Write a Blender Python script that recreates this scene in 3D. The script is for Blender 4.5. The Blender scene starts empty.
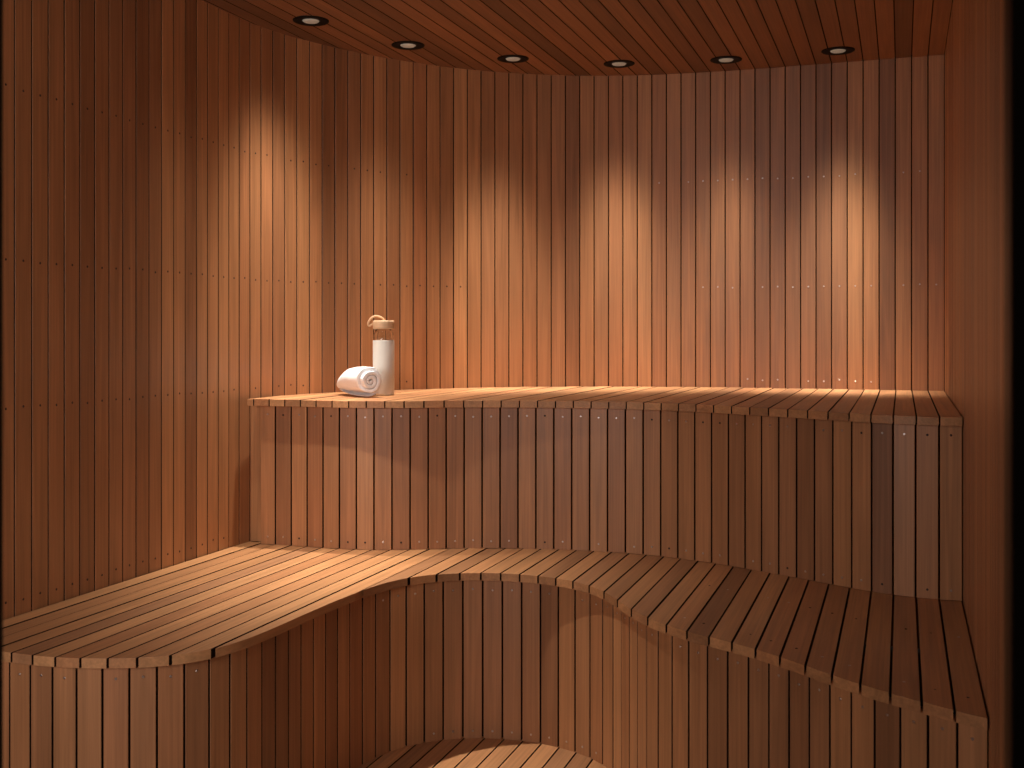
import bpy, bmesh, math, random
from mathutils import Vector, Matrix, noise

random.seed(7)
scene = bpy.context.scene
COL = scene.collection

# ------------------------------------------------------------------ constants
F_PX = 1120.0                       # focal length in pixels of a 1024 px wide frame
YAW = math.atan(390.0 / F_PX)
CAM_Z = 1.173
CEIL_Z = CAM_Z + 1.02
LOW_Z = CAM_Z - 0.69                # top of the lower bench
UP_Z = CAM_Z - 0.2165               # top of the upper bench
RIGHT_X = 0.148
LEFT_X = -2.035
BACK_Y = 4.413
FRONT_Y = 0.66
WALL_PITCH = 0.0572
SLAT_PITCH = 0.0559
GAP = 0.0048

# ------------------------------------------------------------------ materials
def new_mat(name):
    m = bpy.data.materials.new(name)
    m.use_nodes = True
    nt = m.node_tree
    for n in list(nt.nodes):
        nt.nodes.remove(n)
    out = nt.nodes.new('ShaderNodeOutputMaterial')
    b = nt.nodes.new('ShaderNodeBsdfPrincipled')
    nt.links.new(b.outputs['BSDF'], out.inputs['Surface'])
    return m, nt, b

def wood(name, axis, ramp, rough=0.5, grain=1.0, spec=0.35):
    """timber with a grain along one axis; every board (mesh island) gets its own tone"""
    m, nt, b = new_mat(name)
    N, L = nt.nodes.new, nt.links.new
    tc = N('ShaderNodeTexCoord')
    geo = N('ShaderNodeNewGeometry')
    off = N('ShaderNodeVectorMath'); off.operation = 'SCALE'
    comb = N('ShaderNodeCombineXYZ')
    for k, mul in enumerate((13.7, 29.3, 51.1)):
        mm = N('ShaderNodeMath'); mm.operation = 'MULTIPLY'; mm.inputs[1].default_value = mul
        L(geo.outputs['Random Per Island'], mm.inputs[0]); L(mm.outputs[0], comb.inputs[k])
    add = N('ShaderNodeVectorMath'); add.operation = 'ADD'
    L(tc.outputs['Object'], add.inputs[0]); L(comb.outputs[0], add.inputs[1])

    def stretched(across, along):
        mp = N('ShaderNodeMapping')
        s = [across, across, across]; s['xyz'.index(axis)] = along
        mp.inputs['Scale'].default_value = s
        L(add.outputs[0], mp.inputs['Vector'])
        return mp.outputs[0]

    def noise_tex(vec, scale, detail, rough_, dist=0.0):
        n = N('ShaderNodeTexNoise')
        n.inputs['Scale'].default_value = scale
        n.inputs['Detail'].default_value = detail
        n.inputs['Roughness'].default_value = rough_
        n.inputs['Distortion'].default_value = dist
        L(vec, n.inputs['Vector'])
        return n.outputs['Fac']

    fine = noise_tex(stretched(170, 2.2), 1.0, 4, 0.6)
    broad = noise_tex(stretched(30, 1.3), 1.0, 3, 0.55, 1.3)
    cloud = noise_tex(stretched(9, 2.6), 1.0, 2, 0.5)
    # the tone of the board
    cr = N('ShaderNodeValToRGB')
    e = cr.color_ramp.elements
    while len(e) < len(ramp):
        e.new(0.5)
    for k, (p, c) in enumerate(ramp):
        e[k].position = p; e[k].color = (*c, 1)
    L(geo.outputs['Random Per Island'], cr.inputs[0])

    def mul_by(col, fac, lo, hi):
        mr = N('ShaderNodeMapRange')
        mr.inputs['From Min'].default_value = 0.28; mr.inputs['From Max'].default_value = 0.72
        mr.inputs['To Min'].default_value = lo; mr.inputs['To Max'].default_value = hi
        L(fac, mr.inputs['Value'])
        mx = N('ShaderNodeVectorMath'); mx.operation = 'SCALE'
        L(col, mx.inputs[0]); L(mr.outputs[0], mx.inputs['Scale'])
        return mx.outputs[0]
    c = mul_by(cr.outputs[0], fine, 1 - 0.17 * grain, 1 + 0.13 * grain)
    c = mul_by(c, broad, 1 - 0.17 * grain, 1 + 0.14 * grain)
    c = mul_by(c, cloud, 0.92, 1.08)
    L(c, b.inputs['Base Color'])
    rr = N('ShaderNodeMapRange')
    rr.inputs['To Min'].default_value = rough - 0.06; rr.inputs['To Max'].default_value = rough + 0.10
    L(broad, rr.inputs['Value']); L(rr.outputs[0], b.inputs['Roughness'])
    b.inputs['Specular IOR Level'].default_value = spec
    bp = N('ShaderNodeBump'); bp.inputs['Strength'].default_value = 0.12; bp.inputs['Distance'].default_value = 0.002
    L(fine, bp.inputs['Height']); L(bp.outputs[0], b.inputs['Normal'])
    return m

def plain(name, col, rough=0.5, metal=0.0, spec=0.4, bump=0.0, scale=200.0, var=0.06):
    m, nt, b = new_mat(name)
    N, L = nt.nodes.new, nt.links.new
    tc = N('ShaderNodeTexCoord')
    n = N('ShaderNodeTexNoise'); n.inputs['Scale'].default_value = scale; n.inputs['Detail'].default_value = 3
    L(tc.outputs['Object'], n.inputs['Vector'])
    mr = N('ShaderNodeMapRange'); mr.inputs['To Min'].default_value = 1 - var; mr.inputs['To Max'].default_value = 1 + var
    L(n.outputs['Fac'], mr.inputs['Value'])
    v = N('ShaderNodeVectorMath'); v.operation = 'SCALE'
    v.inputs[0].default_value = col
    L(mr.outputs[0], v.inputs['Scale']); L(v.outputs[0], b.inputs['Base Color'])
    b.inputs['Roughness'].default_value = rough
    b.inputs['Metallic'].default_value = metal
    b.inputs['Specular IOR Level'].default_value = spec
    if bump:
        bp = N('ShaderNodeBump'); bp.inputs['Strength'].default_value = bump; bp.inputs['Distance'].default_value = 0.003
        L(n.outputs['Fac'], bp.inputs['Height']); L(bp.outputs[0], b.inputs['Normal'])
    return m

RAMP = [(0.00, (0.265, 0.114, 0.050)), (0.18, (0.375, 0.164, 0.070)), (0.40, (0.425, 0.190, 0.079)),
        (0.62, (0.390, 0.160, 0.067)), (0.84, (0.495, 0.230, 0.097)), (1.00, (0.325, 0.143, 0.065))]
RAMP_WALL = RAMP
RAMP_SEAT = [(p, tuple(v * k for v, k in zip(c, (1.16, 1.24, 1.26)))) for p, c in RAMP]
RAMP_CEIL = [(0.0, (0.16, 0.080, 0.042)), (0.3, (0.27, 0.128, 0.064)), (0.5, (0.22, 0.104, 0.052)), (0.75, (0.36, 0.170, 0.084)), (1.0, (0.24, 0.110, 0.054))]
M = {}
M['wall'] = wood('cedar_upright', 'z', RAMP_WALL, 0.42, spec=0.5)
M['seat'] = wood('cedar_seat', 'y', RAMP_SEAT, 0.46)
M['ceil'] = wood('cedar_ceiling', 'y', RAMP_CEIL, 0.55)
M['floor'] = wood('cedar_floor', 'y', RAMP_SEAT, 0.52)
M['backing'] = plain('dark_backing_gap_shade', (0.02, 0.010, 0.006), 0.9, spec=0.1)  # sheet behind the boards; also painted on board sides as gap shade
M['frame'] = plain('dark_bronze_frame', (0.016, 0.010, 0.006), 0.45, spec=0.15)
M['unlit_face'] = plain('black_unlit_face', (0.002, 0.0014, 0.001), 0.9, spec=0.0)  # black colour standing in for darkness on the frame's outward faces
M['screw'] = plain('screw_steel', (0.62, 0.52, 0.47), 0.35, metal=1.0)
M['screw_dark'] = plain('screw_tarnished', (0.05, 0.022, 0.014), 0.6, metal=0.0)
M['trim'] = plain('black_trim', (0.006, 0.005, 0.004), 0.6, spec=0.15)
M['towel'] = plain('white_terry', (0.87, 0.87, 0.89), 0.95, spec=0.1, bump=0.6, scale=420, var=0.05)
M['sleeve'] = plain('cream_sleeve', (0.72, 0.68, 0.62), 0.55, spec=0.35, scale=60, var=0.03)
M['bamboo'] = wood('bamboo_lid', 'x', [(0, (0.66, 0.43, 0.25)), (1, (0.72, 0.48, 0.29))], 0.45, 0.6)
M['cord'] = plain('tan_cord', (0.74, 0.47, 0.27), 0.8, bump=0.3, scale=500)

def glass_mat():
    m, nt, b = new_mat('clear_glass')
    b.inputs['Base Color'].default_value = (0.97, 0.98, 0.97, 1)
    b.inputs['Roughness'].default_value = 0.02
    b.inputs['IOR'].default_value = 1.45
    b.inputs['Transmission Weight'].default_value = 1.0
    return m
M['glass'] = glass_mat()

def lens_mat():
    m, nt, b = new_mat('frosted_lamp_lens')
    b.inputs['Base Color'].default_value = (0.42, 0.42, 0.38, 1)
    b.inputs['Roughness'].default_value = 0.4
    b.inputs['Emission Color'].default_value = (1.0, 0.80, 0.58, 1)
    b.inputs['Emission Strength'].default_value = 0.10
    return m
M['lens'] = lens_mat()

# ------------------------------------------------------------------ helpers
def link_mesh(name, bm, mats, parent=None, smooth=False):
    bmesh.ops.recalc_face_normals(bm, faces=bm.faces[:])
    me = bpy.data.meshes.new(name)
    bm.to_mesh(me); bm.free()
    for m in (mats if isinstance(mats, (list, tuple)) else [mats]):
        me.materials.append(m)
    if smooth:
        for p in me.polygons:
            p.use_smooth = True
    o = bpy.data.objects.new(name, me)
    COL.objects.link(o)
    if parent:
        o.parent = parent
    return o

def thing(name, label, cat, loc=(0, 0, 0), rz=0.0, group=None):
    o = bpy.data.objects.new(name, None)
    COL.objects.link(o)
    o.location = loc; o.rotation_euler = (0, 0, rz)
    o.empty_display_size = 0.05
    o['label'] = label; o['category'] = cat
    if group:
        o['group'] = group
    return o

def structure(o, label, cat):
    o['kind'] = 'structure'; o['label'] = label; o['category'] = cat
    return o

def prism(bm, pts, z0, z1, mat=0, gap_shade_sides=()):
    """closed prism over a plan polygon"""
    lo = [bm.verts.new((x, y, z0)) for x, y in pts]
    hi = [bm.verts.new((x, y, z1)) for x, y in pts]
    n = len(pts)
    fs = [bm.faces.new(lo[::-1]), bm.faces.new(hi)]
    for i in range(n):
        fs.append(bm.faces.new((lo[i], lo[(i + 1) % n], hi[(i + 1) % n], hi[i])))
    for k, f in enumerate(fs):
        f.material_index = 1 if k - 2 in gap_shade_sides else mat  # listed sides take the dark colour in place of shade between boards

class Path:
    """plan polyline measured by arc length; the room lies on its right hand side"""
    def __init__(self, pts):
        self.p = [Vector(q) for q in pts]
        self.s = [0.0]
        for a, b in zip(self.p, self.p[1:]):
            self.s.append(self.s[-1] + (b - a).length)
        self.L = self.s[-1]
    def at(self, s):
        s = min(max(s, 0.0), self.L)
        lo, hi = 0, len(self.s) - 1
        while hi - lo > 1:
            m = (lo + hi) // 2
            if self.s[m] <= s: lo = m
            else: hi = m
        t = (s - self.s[lo]) / max(1e-9, self.s[hi] - self.s[lo])
        return self.p[lo].lerp(self.p[hi], t)
    def y_at(self, x):
        """height of a curve that runs left to right"""
        for a, b in zip(self.p, self.p[1:]):
            if a.x <= x <= b.x and b.x > a.x:
                return a.y + (b.y - a.y) * (x - a.x) / (b.x - a.x)
        return self.p[0].y if x < self.p[0].x else self.p[-1].y

def smooth_path(pts, step=0.012, sigma=0.045, lock=True):
    base = Path(pts)
    n = int(base.L / step)
    q = [base.at(base.L * i / n) for i in range(n + 1)]
    w = int(3 * sigma / step)
    ker = [math.exp(-0.5 * (k * step / sigma) ** 2) for k in range(-w, w + 1)]
    out = []
    for i in range(len(q)):
        acc = Vector((0, 0)); tot = 0
        ww = min(w, i, len(q) - 1 - i)       # shrinks to the ends, so that the ends stay put
        for k in range(-ww, ww + 1):
            g = ker[k + w]; acc += q[i + k] * g; tot += g
        out.append(acc / tot)
    return Path(out)

def offset_path(path, d):
    """moved by d to the left of its direction (away from the room)"""
    out = []
    P = path.p
    for i in range(len(P)):
        t = (P[min(i + 1, len(P) - 1)] - P[max(i - 1, 0)]).normalized()
        out.append(P[i] + Vector((-t.y, t.x)) * d)
    return Path(out)

def boards(bm, path, s0, s1, pitch, z0, z1, thick=0.014, gap=GAP, from_end=True, centres=None):
    """upright boards along a path between two arc lengths, with a dark backing behind"""
    cuts = []
    if from_end:
        s = s1
        while s > s0 + 0.012:
            cuts.append((max(s0, s - pitch), s)); s -= pitch
    else:
        s = s0
        while s < s1 - 0.012:
            cuts.append((s, min(s1, s + pitch))); s += pitch
    c = 0.0010
    for a, b in cuts:
        A = path.at(a + gap / 2); B = path.at(b - gap / 2)
        t = (B - A).normalized(); nl = Vector((-t.y, t.x))
        w = (B - A).length
        dz = random.uniform(-0.0008, 0.0008); d0 = random.uniform(-0.0004, 0.0004)
        A = A + nl * d0
        prof = [(0, c), (c, 0), (w - c, 0), (w, c), (w, thick), (0, thick)]
        pts = [tuple(A + t * u + nl * v) for u, v in prof]
        prism(bm, pts, z0, z1 + dz, 0, (3, 5))
        if centres is not None:
            mid = A + t * (w / 2)
            centres.append((mid, Vector((t.y, -t.x)), (a + b) / 2))
    # backing sheet
    n = max(2, int((s1 - s0) / 0.03))
    front = []; back = []
    for i in range(n + 1):
        s = s0 + (s1 - s0) * i / n
        p = path.at(s); q0 = path.at(s - 0.01); q1 = path.at(s + 0.01)
        t = (q1 - q0).normalized(); nl = Vector((-t.y, t.x))
        front.append(p + nl * (thick + 0.001)); back.append(p + nl * (thick + 0.013))
    for i in range(n):
        prism(bm, [tuple(front[i]), tuple(front[i + 1]), tuple(back[i + 1]), tuple(back[i])], z0, z1, 1)

def strip_front(path, a, b):
    """points of a left to right curve between two x values"""
    pts = [(a, path.y_at(a))]
    pts += [(p.x, p.y) for p in path.p if a + 0.0008 < p.x < b - 0.0008]
    pts.append((b, path.y_at(b)))
    return pts

def decking(bm, x_right, x_left, pitch, front, back, z0, z1, gap=GAP):
    """slats that run in depth, each cut to the front and the back curve"""
    n = 0
    slats = []
    while True:
        b = x_right - n * pitch
        a = max(x_left, b - pitch)
        if b - a < 0.012:
            break
        xa, xb = a + gap / 2, b - gap / 2
        f = strip_front(front, xa, xb)
        r = strip_front(back, xa, xb)[::-1]
        dz = random.uniform(-0.0007, 0.0007)
        steep = abs(front.y_at(xb) - front.y_at(xb - 0.008)) > 0.035      # the edge runs along the slat: its side shows as the edge
        prism(bm, f + r, z0, z1 + dz, 0, (len(f) + len(r) - 1,) if steep else (len(f) - 1, len(f) + len(r) - 1))
        slats.append((xa, xb))
        n += 1
    return slats

def bevel_mod(o, w=0.0014, seg=2):
    m = o.modifiers.new('edge_round', 'BEVEL')
    m.width = w; m.segments = seg; m.limit_method = 'ANGLE'; m.angle_limit = math.radians(50)

# a screw head: shallow dome with a flat rim, pointing along +X
def screw_mesh(name, mat, r):
    bm = bmesh.new()
    rings = [(-0.004, r), (0.0003, r), (0.0010, r * 0.72), (0.0010, r * 0.30), (0.0004, r * 0.24)]
    prev = None
    for x, rr in rings:
        ring = [bm.verts.new((x, rr * math.cos(2 * math.pi * k / 10), rr * math.sin(2 * math.pi * k / 10))) for k in range(10)]
        if prev:
            for k in range(10):
                bm.faces.new((prev[k], prev[(k + 1) % 10], ring[(k + 1) % 10], ring[k]))
        else:
            bm.faces.new(ring[::-1])
        prev = ring
    bm.faces.new(prev)
    me_o = link_mesh(name, bm, mat)
    me = me_o.data
    bpy.data.objects.remove(me_o)
    return me
SCREW = screw_mesh('screw', M['screw'], 0.0032)
SCREW_DARK = screw_mesh('screw_tarnished', M['screw_dark'], 0.0032)

def screw(parent, p, n, z, dark=False, up=False):
    o = bpy.data.objects.new('screw', SCREW_DARK if dark else SCREW)
    COL.objects.link(o)
    o.parent = parent
    o.location = (p[0], p[1], z)
    o.rotation_euler = (0, -math.pi / 2, 0) if up else (0, 0, math.atan2(n[1], n[0]))
    return o

# ------------------------------------------------------------------ curves of the room (plan, metres)
WALL_PTS = [(LEFT_X, FRONT_Y), (LEFT_X, 1.2), (LEFT_X, 2.0), (LEFT_X, 2.6), (LEFT_X, 3.0), (-2.034, 3.12), (-2.026, 3.25),
            (-1.990, 3.41), (-1.924, 3.580), (-1.844, 3.737), (-1.748, 3.880), (-1.636, 4.012), (-1.507, 4.127),
            (-1.364, 4.222), (-1.212, 4.297), (-1.050, 4.352), (-0.882, 4.388), (-0.713, 4.407), (-0.541, BACK_Y),
            (-0.368, BACK_Y), (-0.1, BACK_Y), (RIGHT_X, BACK_Y)]
WALL = smooth_path(WALL_PTS, 0.02, 0.05)
S_SPLIT = next(s for p, s in zip(WALL.p, WALL.s) if p.y > 3.10)
k_split = round((WALL.L - S_SPLIT) / WALL_PITCH)
S_SPLIT = WALL.L - k_split * WALL_PITCH

LOW_EDGE_PTS = [(LEFT_X, 1.945), (-1.95, 1.939), (-1.857, 1.937), (-1.81, 1.936), (-1.753, 1.936), (-1.698, 1.940), (-1.647, 1.950), (-1.588, 1.968),
                (-1.526, 1.994), (-1.469, 2.034), (-1.440, 2.068), (-1.413, 2.112), (-1.394, 2.175), (-1.385, 2.26),
                (-1.382, 2.36), (-1.379, 2.46), (-1.374, 2.56), (-1.368, 2.64), (-1.359, 2.706), (-1.348, 2.768), (-1.331, 2.826),
                (-1.305, 2.880), (-1.254, 2.940), (-1.197, 2.979), (-1.140, 3.001), (-1.084, 3.013), (-1.027, 3.018),
                (-0.972, 3.015), (-0.914, 3.003), (-0.857, 2.982), (-0.798, 2.945), (-0.741, 2.885), (-0.691, 2.812),
                (-0.635, 2.727), (-0.578, 2.660), (-0.523, 2.609), (-0.464, 2.568), (-0.408, 2.537), (-0.354, 2.508),
                (-0.298, 2.473), (-0.242, 2.432), (-0.187, 2.387), (-0.131, 2.338), (-0.076, 2.294), (-0.019, 2.256),
                (0.037, 2.223), (0.091, 2.193), (RIGHT_X - 0.001, 2.168)]
LOW_EDGE_PTS = [(x, y - 0.014 * max(0.0, min(1.0, (2.3 - y) / 0.2)) * (x < -1.2)) for x, y in LOW_EDGE_PTS]
LOW_EDGE = smooth_path(LOW_EDGE_PTS, 0.01, 0.022)
LOW_RISER = offset_path(LOW_EDGE, 0.026)

UP_RISER_PTS = [(-2.010, 3.172), (-1.93, 3.176), (-1.83, 3.180), (-1.719, 3.180), (-1.610, 3.190), (-1.513, 3.222), (-1.429, 3.262), (-1.361, 3.302),
                (-1.253, 3.345), (-1.148, 3.375), (-1.036, 3.398), (-0.924, 3.412), (-0.814, 3.416), (-0.700, 3.404),
                (-0.641, 3.388), (-0.534, 3.352), (-0.427, 3.304), (-0.376, 3.274), (-0.276, 3.226), (-0.178, 3.172),
                (-0.073, 3.118), (-0.020, 3.100), (0.038, 3.088), (0.094, 3.086), (RIGHT_X - 0.001, 3.090)]
UP_RISER = smooth_path(UP_RISER_PTS, 0.012, 0.035)
UP_EDGE = offset_path(UP_RISER, -0.032)
UP_EDGE = Path([(LEFT_X + 0.002, UP_EDGE.p[0].y)] + [tuple(p) for p in UP_EDGE.p if p.x < RIGHT_X - 0.003] + [(RIGHT_X - 0.001, UP_EDGE.p[-1].y)])
UP_BACK = Path([(p.x + 0.002, p.y - 0.002) for p in WALL.p if p.y > 3.1])
LOW_BACK = Path([(LEFT_X, UP_RISER.p[0].y + 0.030)] + [(p.x, p.y + 0.022) for p in UP_RISER.p] + [(RIGHT_X, UP_RISER.p[-1].y + 0.022)])

# ------------------------------------------------------------------ walls, floor, ceiling
def wall_obj(name, path, s0, s1, label, from_end=True):
    bm = bmesh.new(); cen = []
    boards(bm, path, s0, s1, WALL_PITCH, 0.0, CEIL_Z, 0.014, 0.0038, from_end, cen)
    o = link_mesh(name, bm, [M['wall'], M['backing']])
    structure(o, label, 'wall')
    return o, cen
w_left, c_left = wall_obj('wall_left', WALL, 0.0, S_SPLIT, 'straight left wall of upright reddish brown timber boards')
w_back, c_back = wall_obj('wall_back', WALL, S_SPLIT, WALL.L, 'curved back wall of upright timber boards lit by the downlights')
RW = Path([(RIGHT_X, BACK_Y), (RIGHT_X, FRONT_Y)])
w_right, c_right = wall_obj('wall_right', RW, 0.0, RW.L, 'right wall of upright timber boards seen at a shallow angle', False)

for mid, n, s in c_left:
    if mid.y < 2.1: continue
    for z in (1.766, 1.348, 0.988, 0.520):
        screw(w_left, mid, n, z + random.uniform(-.003, .003), True)
n_b = 0
for mid, n, s in c_back:
    k = round((WALL.L - s) / WALL_PITCH - 0.5)       # boards counted from the right wall
    nb = len(c_back)
    dark = k > nb / 2
    for z, ks in ((1.766, (range(1, 19), range(nb - 16, nb))), (1.348, (range(0, 17), range(nb - 19, nb))), (0.988, (range(4, 13), range(nb - 15, nb)))):
        if any(k in r for r in ks) and random.random() > 0.15:
            screw(w_back, mid, n, z + random.uniform(-.003, .003), dark); n_b += 1

# ceiling boards follow the depth of the room
bm = bmesh.new()
cf = Path([(LEFT_X - 0.01, FRONT_Y), (RIGHT_X, FRONT_Y)])
cb = Path([(LEFT_X - 0.01, 3.2)] + [(p.x, p.y + 0.012) for p in WALL.p if p.y > 3.2] + [(RIGHT_X + 0.001, BACK_Y + 0.012)])
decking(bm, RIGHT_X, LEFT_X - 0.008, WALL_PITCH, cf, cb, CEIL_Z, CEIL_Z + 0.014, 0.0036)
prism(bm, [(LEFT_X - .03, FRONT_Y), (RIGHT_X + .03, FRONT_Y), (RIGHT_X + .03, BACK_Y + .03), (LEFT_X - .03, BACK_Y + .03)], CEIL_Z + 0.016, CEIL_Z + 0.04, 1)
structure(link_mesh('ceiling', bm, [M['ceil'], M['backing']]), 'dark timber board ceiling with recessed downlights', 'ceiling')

bm = bmesh.new()
ff = Path([(LEFT_X - .01, FRONT_Y), (RIGHT_X + .01, FRONT_Y)])
fb = Path([(LEFT_X - .01, 3.30), (RIGHT_X + .01, 3.30)])
decking(bm, RIGHT_X, LEFT_X, SLAT_PITCH, ff, fb, -0.022, 0.0)
prism(bm, [(LEFT_X - .03, FRONT_Y - .1), (RIGHT_X + .03, FRONT_Y - .1), (RIGHT_X + .03, BACK_Y + .03), (LEFT_X - .03, BACK_Y + .03)], -0.06, -0.023, 1)
structure(link_mesh('floor', bm, [M['floor'], M['backing']]), 'slatted timber floor in front of the lower bench', 'floor')

# front wall with the doorway the camera looks through
DOOR_L, DOOR_R, DOOR_TOP = -0.6225, 0.0512, 2.04
bm = bmesh.new()
FW = Path([(RIGHT_X, FRONT_Y), (LEFT_X, FRONT_Y)])
boards(bm, FW, 0.0, FW.L, WALL_PITCH, DOOR_TOP + 0.05, CEIL_Z, 0.014, 0.0038, False)
structure(link_mesh('wall_front', bm, [M['wall'], M['backing']]), 'strip of front wall of upright timber boards above the doorway', 'wall')
bm = bmesh.new()
y0, y1 = FRONT_Y - 0.050, FRONT_Y - 0.006
for x0, x1, z0, z1 in ((DOOR_L - 0.03, DOOR_L, 0, DOOR_TOP), (DOOR_R, RIGHT_X + 0.02, 0, DOOR_TOP), (LEFT_X, RIGHT_X + 0.02, DOOR_TOP, DOOR_TOP + 0.05), (LEFT_X, LEFT_X + 0.05, 0, DOOR_TOP)):
    prism(bm, [(x0, y0), (x1, y0), (x1, y1), (x0, y1)], z0, z1, 0)
df = link_mesh('door_1', bm, [M['frame'], M['unlit_face']])
for p in df.data.polygons:
    if p.normal.y < -0.9: p.material_index = 1; bevel_mod(df, 0.002)  # faces towards the camera painted black, as if unlit
structure(df, 'dark door frame at the edges of the view', 'door frame')

# ------------------------------------------------------------------ benches
SEAT_T = 0.0220
low = thing('lower_bench', 'lower timber sauna bench with wavy front edge just above the floor', 'bench', (-1.0, 2.6, 0))
low_off = Vector((1.0, -2.6, 0))
bm = bmesh.new()
slats_low = decking(bm, RIGHT_X - 0.0015, LEFT_X + 0.002, SLAT_PITCH, LOW_EDGE, LOW_BACK, LOW_Z - SEAT_T, LOW_Z, 0.0048)
low_seat = link_mesh('seat', bm, [M['seat'], M['backing']], low); low_seat.location = low_off; bevel_mod(low_seat)
bm = bmesh.new(); cen_low = []
LR = Path([tuple(p) for p in LOW_RISER.p if p.x < RIGHT_X - 0.004 and p.x > LEFT_X + 0.002])
e0 = (LR.p[-1] - LR.p[-3]).normalized(); LR = Path([tuple(p) for p in LR.p] + [tuple(LR.p[-1] + e0 * ((RIGHT_X - 0.0005 - LR.p[-1].x) / e0.x))])
boards(bm, LR, 0.0, LR.L, WALL_PITCH, 0.0, LOW_Z - SEAT_T, 0.014, GAP, True, cen_low)
for v in bm.verts: v.co.x = max(LEFT_X + 0.001, min(v.co.x, RIGHT_X - 0.001))
low_panel = link_mesh('front_panel', bm, [M['wall'], M['backing']], low); low_panel.location = low_off
for mid, n, s in cen_low:
    q = mid
    if (n.y < -0.3 or n.x < -0.5):
        if mid.x > -1.9 and random.random() > 0.1:
            screw(low_panel, q, n, LOW_Z - SEAT_T - 0.030 + random.uniform(-.003, .003))
        if -1.3 < mid.x < -0.78 and mid.y > 2.8:
            screw(low_panel, q, n, 0.022)
for k, (xa, xb) in enumerate(slats_low[:12]):
    xm = (xa + xb) / 2
    for yy in (LOW_EDGE.y_at(xm) + 0.10, (LOW_EDGE.y_at(xm) + LOW_BACK.y_at(xm)) / 2 + 0.08):
        screw(low_seat, (xm + random.uniform(-.004, .004), yy), None, LOW_Z - 0.0004, random.random() > 0.35, True)

up = thing('upper_bench', 'upper timber sauna bench along the curved back wall, holding the towel and bottle', 'bench', (-0.9, 3.8, LOW_Z))
up_off = Vector((0.9, -3.8, -LOW_Z))
bm = bmesh.new()
decking(bm, RIGHT_X - 0.0015, LEFT_X + 0.032, SLAT_PITCH, UP_EDGE, UP_BACK, UP_Z - SEAT_T, UP_Z, 0.0038)
o = link_mesh('seat', bm, [M['seat'], M['backing']], up); o.location = up_off; bevel_mod(o)
bm = bmesh.new(); cen_up = []
UR = Path([tuple(p) for p in UP_RISER.p if -1.984 < p.x < RIGHT_X - 0.004] + [(RIGHT_X - 0.0005, UP_RISER.p[-1].y)])
boards(bm, UR, 0.0, UR.L, WALL_PITCH, LOW_Z + 0.001, UP_Z - SEAT_T, 0.014, GAP, True, cen_up)
# the recessed filler board where the panel meets the left wall
prism(bm, [(LEFT_X + .003, 3.206), (-1.982, 3.206), (-1.982, 3.220), (LEFT_X + .003, 3.220)], LOW_Z + 0.001, UP_Z - SEAT_T, 0)
for v in bm.verts: v.co.x = max(LEFT_X + 0.001, min(v.co.x, RIGHT_X - 0.001))
up_panel = link_mesh('front_panel', bm, [M['wall'], M['backing']], up); up_panel.location = up_off
for mid, n, s in cen_up:
    q = mid
    for z in (0.905, 0.508):
        if random.random() > 0.08:
            screw(up_panel, q, n, z + random.uniform(-.003, .003), random.random() < 0.25)

# ------------------------------------------------------------------ downlights
LAMPS = [(-1.828, 3.247), (-1.658, 3.638), (-1.370, 3.946), (-1.015, 4.152), (-0.622, 4.223), (-0.219, 4.221), (-1.830, 2.830)]
LAMP_LABELS = ['round black recessed downlight at the far left of the ceiling row',
               'black recessed downlight in the ceiling above the towel and bottle, second from the left',
               'third black recessed downlight from the left along the curved ceiling edge',
               'fourth black recessed downlight from the left, above the middle of the back wall',
               'fifth black recessed downlight from the left, next to the rightmost one',
               'rightmost black recessed downlight, in the ceiling corner by the right wall',
               'black recessed downlight by the left wall, nearest the doorway, above the lower bench']

def lathe(bm, prof, seg=40, mat=0, cap0=False, cap1=False):
    prev = None
    for r, z in prof:
        ring = [bm.verts.new((r * math.cos(2 * math.pi * k / seg), r * math.sin(2 * math.pi * k / seg), z)) for k in range(seg)]
        if prev:
            for k in range(seg):
                f = bm.faces.new((prev[k], prev[(k + 1) % seg], ring[(k + 1) % seg], ring[k])); f.material_index = mat
        elif cap0:
            bm.faces.new(ring).material_index = mat
        prev = ring
    if cap1:
        bm.faces.new(prev[::-1]).material_index = mat

def lamp_meshes():
    bm = bmesh.new()
    lathe(bm, [(0.0275, 0.0), (0.0280, -0.0016), (0.034, -0.0024), (0.050, -0.0036), (0.0565, -0.0036), (0.0585, -0.0022), (0.0588, 0.0)])
    a = link_mesh('trim_ring', bm, M['trim'], None, True)
    bm = bmesh.new()
    lathe(bm, [(0.0274, -0.0002), (0.0270, -0.0022), (0.0235, -0.0048), (0.0160, -0.0062), (0.006, -0.0067)], cap1=True)
    b = link_mesh('lens', bm, M['lens'], None, True)
    return a, b
ring0, lens0 = lamp_meshes()

# aim (inward tilt in degrees, positive = towards the room), half-power angle, beam watts, spill watts
LAMP_SET = [(-2, 14, 135, 3), (-1, 12, 85, 4), (-4, 10.5, 205, 2.5), (-4, 10.5, 165, 2), (-4, 10, 100, 1.5), (-4, 10, 205, 1.2), (14, 14.5, 195, 1)]

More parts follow.
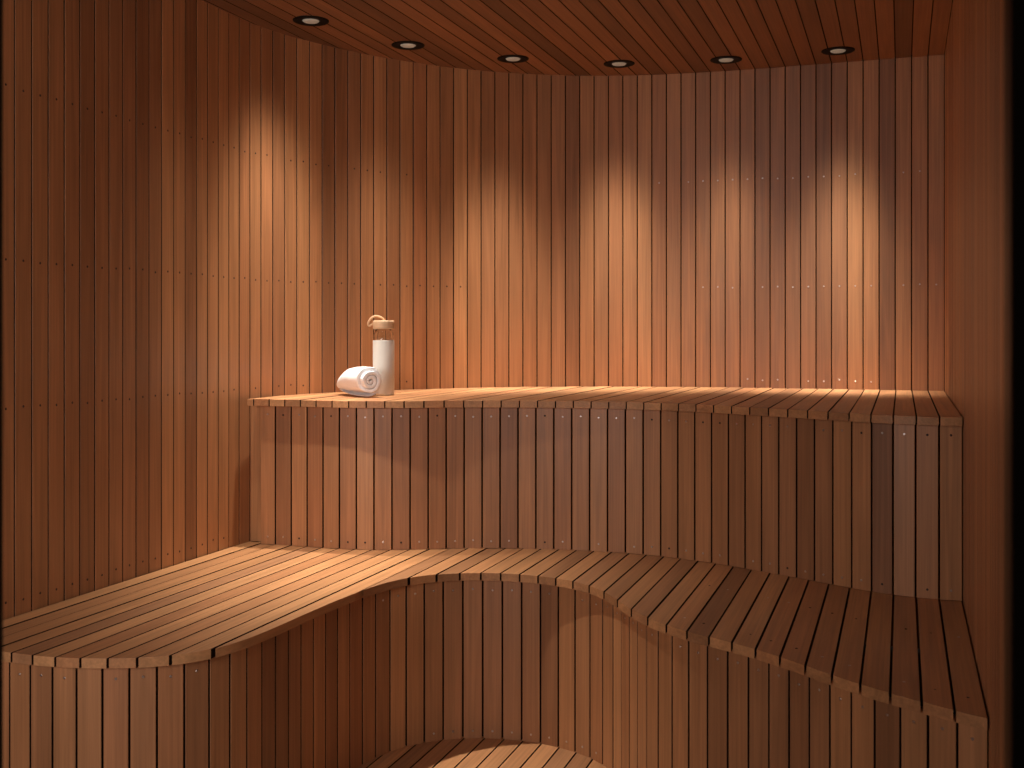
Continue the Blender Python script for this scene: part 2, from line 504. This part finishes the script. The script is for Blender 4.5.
def beam_profile(ld, hp):
    """the lamp's own beam: bell-shaped intensity over the angle from its axis"""
    ld.use_nodes = True
    nt = ld.node_tree; N, L = nt.nodes.new, nt.links.new
    em = next(n for n in nt.nodes if n.type == 'EMISSION')
    tc = N('ShaderNodeTexCoord'); sp = N('ShaderNodeSeparateXYZ'); L(tc.outputs['Normal'], sp.inputs[0])
    def m(op, a, b=None):
        n = N('ShaderNodeMath'); n.operation = op
        for k, v in enumerate((a, b)):
            if v is None: continue
            if isinstance(v, (int, float)): n.inputs[k].default_value = v
            else: L(v, n.inputs[k])
        return n.outputs[0]
    th = m('ARCCOSINE', m('MINIMUM', m('ABSOLUTE', sp.outputs['Z']), 1.0))
    q = m('DIVIDE', th, math.radians(hp))
    L(m('EXPONENT', m('MULTIPLY', m('MULTIPLY', q, q), -0.693)), em.inputs['Strength'])

for i, (x, y) in enumerate(LAMPS):
    t = thing('recessed_downlight', LAMP_LABELS[i], 'ceiling light', (x, y, CEIL_Z), 0, 'recessed downlights along the back wall')
    for src in (ring0, lens0):
        c = src if i == 0 else src.copy()
        if i: COL.objects.link(c)
        c.parent = t
    # nearest wall direction
    best = min(WALL.p, key=lambda p: (p - Vector((x, y))).length)
    d = (best - Vector((x, y))).normalized()
    tilt, hp, watts, spill = LAMP_SET[i]
    a = math.radians(tilt)
    dirv = Vector((-d.x * math.sin(a), -d.y * math.sin(a), -math.cos(a)))
    for nm, ang_, en, bl in (('downlight_beam', 140, watts, 0.2), ('downlight_spill', 110, spill, 1.0)):
        if nm == 'downlight_spill':
            a = math.radians(24)
            dirv = Vector((-d.x * math.sin(a), -d.y * math.sin(a), -math.cos(a)))
        ld = bpy.data.lights.new(nm, 'SPOT')
        ld.energy = en; ld.color = (1.0, 0.92, 0.81)
        ld.spot_size = math.radians(ang_); ld.spot_blend = bl
        ld.shadow_soft_size = 0.018
        if nm == 'downlight_beam': beam_profile(ld, hp)
        lo = bpy.data.objects.new(nm, ld); COL.objects.link(lo)
        lo.rotation_euler = dirv.to_track_quat('-Z', 'Y').to_euler()
        lo.location = (x, y, CEIL_Z - 0.012)

# ------------------------------------------------------------------ towel
view_t = Vector((-1.62, 3.50)).normalized()
def place(px, py, H):
    zf = H / (py - 332.0); u = zf * (px - 512); z = zf * F_PX
    return Vector((u * math.cos(YAW) - z * math.sin(YAW), u * math.sin(YAW) + z * math.cos(YAW)))

tow = thing('rolled_towel', 'rolled white terry towel lying on the upper bench beside the bottle', 'towel')
base = place(371.3, 397.8, 0.2165)
vd = base.normalized()
ang = math.radians(26)
ax = Vector((vd.x * math.cos(ang) - vd.y * math.sin(ang), vd.x * math.sin(ang) + vd.y * math.cos(ang)))
tow.location = (base.x, base.y, UP_Z + 0.0005)
tow.rotation_euler = (0, 0, math.atan2(ax.y, ax.x))      # local +X runs along the roll, away from the camera
def towel():
    R = 0.0535; turns = 3.4; pitch = 0.0134; th = 0.0112
    steps = 96
    a_end = -math.pi * 0.42                       # the loose edge ends low on the camera-right side
    outer, inner = [], []
    for i in range(steps + 1):
        a = a_end + (turns * 2 * math.pi) * (i / steps - 1.0)
        r = R - pitch * turns * (1 - i / steps)
        tt = th * (0.35 + 0.65 * min(1, (steps - i) / 5.0, (i + 1) / 4.0))
        wob = 0.0010 * math.sin(3 * a + 0.6) + 0.0006 * math.sin(7 * a)
        outer.append((r + wob, a)); inner.append((r + wob - tt, a))
    sec = [(r * math.cos(a), r * math.sin(a)) for r, a in outer] + [(max(r, 0.0015) * math.cos(a), max(r, 0.0015) * math.sin(a)) for r, a in inner[::-1]]
    n = len(sec)
    half = [0.020 * max(0.0, min(1.0, (i / steps - (1 - 1.05 / turns)) / 0.05)) for i in range(steps + 1)]
    turn_back = half + half[::-1]                 # the outermost turn starts further back than the inner ones
    L = 0.25
    st = [0.0, 0.0015, 0.005, 0.011, 0.03, 0.055, 0.08, 0.105, 0.13, 0.15, 0.17, 0.19, 0.208, 0.223, 0.235, 0.244, 0.25]
    bm = bmesh.new()
    prev = None
    for q in st:
        u = q / L
        # taper towards the far end, where the layers slide out into a point
        k = 1.0 if u < 0.35 else 1.0 - 0.74 * ((u - 0.35) / 0.65) ** 2.0
        edge = 0.0 if q > 0.011 else 0.0016 * (1 - q / 0.011) ** 2
        ring = []
        for j, (yy, zz) in enumerate(sec):
            rr = math.hypot(yy, zz)
            sh = -0.010 * (1 - rr / R) * (1 - min(1, q / 0.03))      # the inner turns sit slightly proud or sunk
            f = k * (1 - edge / max(rr, 0.01))
            zc = R - (1 - k) * 0.032
            dq = turn_back[j] * max(0.0, 1 - q / 0.075)
            v = Vector((q - 0.3 * sh + dq, yy * f, zc + zz * f))
            v += noise.noise_vector(Vector((q * 40, yy * 45, zz * 45))) * 0.0014
            ring.append(bm.verts.new(v))
        if prev:
            for j in range(n):
                bm.faces.new((prev[j], prev[(j + 1) % n], ring[(j + 1) % n], ring[j]))
        prev = ring
        if q == st[0]: first = ring
    h = n // 2
    for ringc in (first, prev):
        for j in range(h - 1):
            bm.faces.new((ringc[j], ringc[j + 1], ringc[n - 2 - j], ringc[n - 1 - j]))
    zmin = min(v.co.z for v in bm.verts)
    for v in bm.verts: v.co.z -= zmin
    o = link_mesh('terry_roll', bm, M['towel'], tow, True)
    s = o.modifiers.new('soften', 'SUBSURF'); s.levels = 1; s.render_levels = 2
    tx = bpy.data.textures.new('terry_pile', 'CLOUDS'); tx.noise_scale = 0.006
    d = o.modifiers.new('pile', 'DISPLACE'); d.texture = tx; d.strength = 0.0016; d.mid_level = 0.5; d.texture_coords = 'LOCAL'
    return o
towel()

# ------------------------------------------------------------------ bottle
bp_ = place(383.6, 395.0, 0.2165)
bot = thing('water_bottle', 'water bottle in a cream sleeve with tan lid and cord loop behind the towel', 'bottle', (bp_.x, bp_.y, UP_Z + 0.0008), YAW)
def lathe_obj(name, prof, mat, seg=48):
    bm = bmesh.new()
    lathe(bm, prof, seg)
    return link_mesh(name, bm, mat, bot, True)
GR = 0.0345
lathe_obj('glass_body', [(0.0001, 0.003), (GR - .004, 0.003), (GR, 0.007), (GR, 0.205), (GR - 0.0015, 0.212), (GR - 0.006, 0.217), (GR - 0.0065, 0.231),
                         (GR - 0.0085, 0.231), (GR - 0.008, 0.216), (GR - 0.0040, 0.210), (GR - 0.0025, 0.204), (GR - 0.0025, 0.010), (GR - .006, 0.0065), (0.0001, 0.0065)], M['glass'])
lathe_obj('sleeve', [(0.0001, 0.0), (0.0335, 0.0), (0.0362, 0.0025), (0.0368, 0.006), (0.0368, 0.1855), (0.0362, 0.1875), (0.0350, 0.1875), (0.0347, 0.186), (0.0347, 0.004), (0.0001, 0.0025)], M['sleeve'])
lid = lathe_obj('lid', [(0.0001, 0.2255), (0.0340, 0.2255), (0.0362, 0.2275), (0.0368, 0.230), (0.0368, 0.2500), (0.0360, 0.2535), (0.0335, 0.2550), (0.0001, 0.2555)], M['bamboo'])
def tube(name, pts, rad, mat, parent):
    bm = bmesh.new(); prev = None
    P = [Vector(p) for p in pts]; seg = 12
    for i, p in enumerate(P):
        t = (P[min(i + 1, len(P) - 1)] - P[max(0, i - 1)]).normalized()
        a = t.cross(Vector((0, 1, 0.13))).normalized(); b = t.cross(a).normalized()
        ring = [bm.verts.new(p + (a * math.cos(2 * math.pi * k / seg) + b * math.sin(2 * math.pi * k / seg)) * rad) for k in range(seg)]
        if prev:
            for k in range(seg):
                bm.faces.new((prev[k], prev[(k + 1) % seg], ring[(k + 1) % seg], ring[k]))
        else: bm.faces.new(ring[::-1])
        prev = ring
    bm.faces.new(prev)
    return link_mesh(name, bm, mat, parent, True)
def catmull(P, n=8):
    P = [Vector(p) for p in P]; out = []
    Q = [2 * P[0] - P[1]] + P + [2 * P[-1] - P[-2]]
    for i in range(1, len(Q) - 2):
        for k in range(n):
            t = k / n
            a, b, c, d = Q[i - 1], Q[i], Q[i + 1], Q[i + 2]
            out.append(0.5 * ((2 * b) + (c - a) * t + (2 * a - 5 * b + 4 * c - d) * t * t + (3 * b - a - 3 * c + d) * t ** 3))
    out.append(P[-1]); return out
tube('cord_loop', catmull([(0.002, -0.006, 0.252), (0.000, -0.007, 0.2600), (-0.010, -0.008, 0.2665), (-0.024, -0.008, 0.2700), (-0.038, -0.008, 0.2655),
                           (-0.049, -0.007, 0.2530), (-0.0525, -0.006, 0.2415), (-0.048, -0.004, 0.2365), (-0.041, -0.003, 0.2400), (-0.034, -0.002, 0.2430)]), 0.0036, M['cord'], lid)

# ------------------------------------------------------------------ added area fill standing in for light from outside the doorway
for hx, hy, hw, he, hr in ((-1.55, -1.1, 1.3, 15, 3), (1.3, -1.0, 2.4, 10, 24)):
    hl = bpy.data.lights.new('hall_fill', 'AREA'); hl.shape = 'RECTANGLE'; hl.size = hw; hl.size_y = 0.8; hl.energy = he; hl.spread = math.radians(100); hl.color = (1.0, 0.91, 0.86)
    ho = bpy.data.objects.new('hall_fill', hl); COL.objects.link(ho)
    ho.location = (hx, hy, 1.45)
    ho.rotation_euler = (math.radians(86), 0, math.radians(hr))

w = bpy.data.worlds.new('world'); scene.world = w
w.use_nodes = True
bg = w.node_tree.nodes['Background']
bg.inputs['Color'].default_value = (1.0, 0.8, 0.68, 1); bg.inputs['Strength'].default_value = 0.01

# ------------------------------------------------------------------ camera
cam = bpy.data.cameras.new('camera'); co = bpy.data.objects.new('camera', cam); COL.objects.link(co)
cam.sensor_fit = 'HORIZONTAL'; cam.sensor_width = 36.0
cam.lens = F_PX / 1024.0 * 36.0
cam.shift_y = -52.0 / 1024.0
cam.clip_start = 0.05; cam.clip_end = 50
co.location = (0, 0, CAM_Z)
co.rotation_euler = (math.pi / 2, 0, YAW)
cam.dof.use_dof = True; cam.dof.focus_distance = 3.4; cam.dof.aperture_fstop = 9.0
scene.camera = co

scene.view_settings.view_transform = 'Standard'
scene.view_settings.look = 'None'
scene.view_settings.exposure = 0.0
scene.view_settings.gamma = 1.0
scene.view_settings.use_curve_mapping = False
scene.cycles.max_bounces = 10
scene.cycles.diffuse_bounces = 6
scene.cycles.use_denoising = True
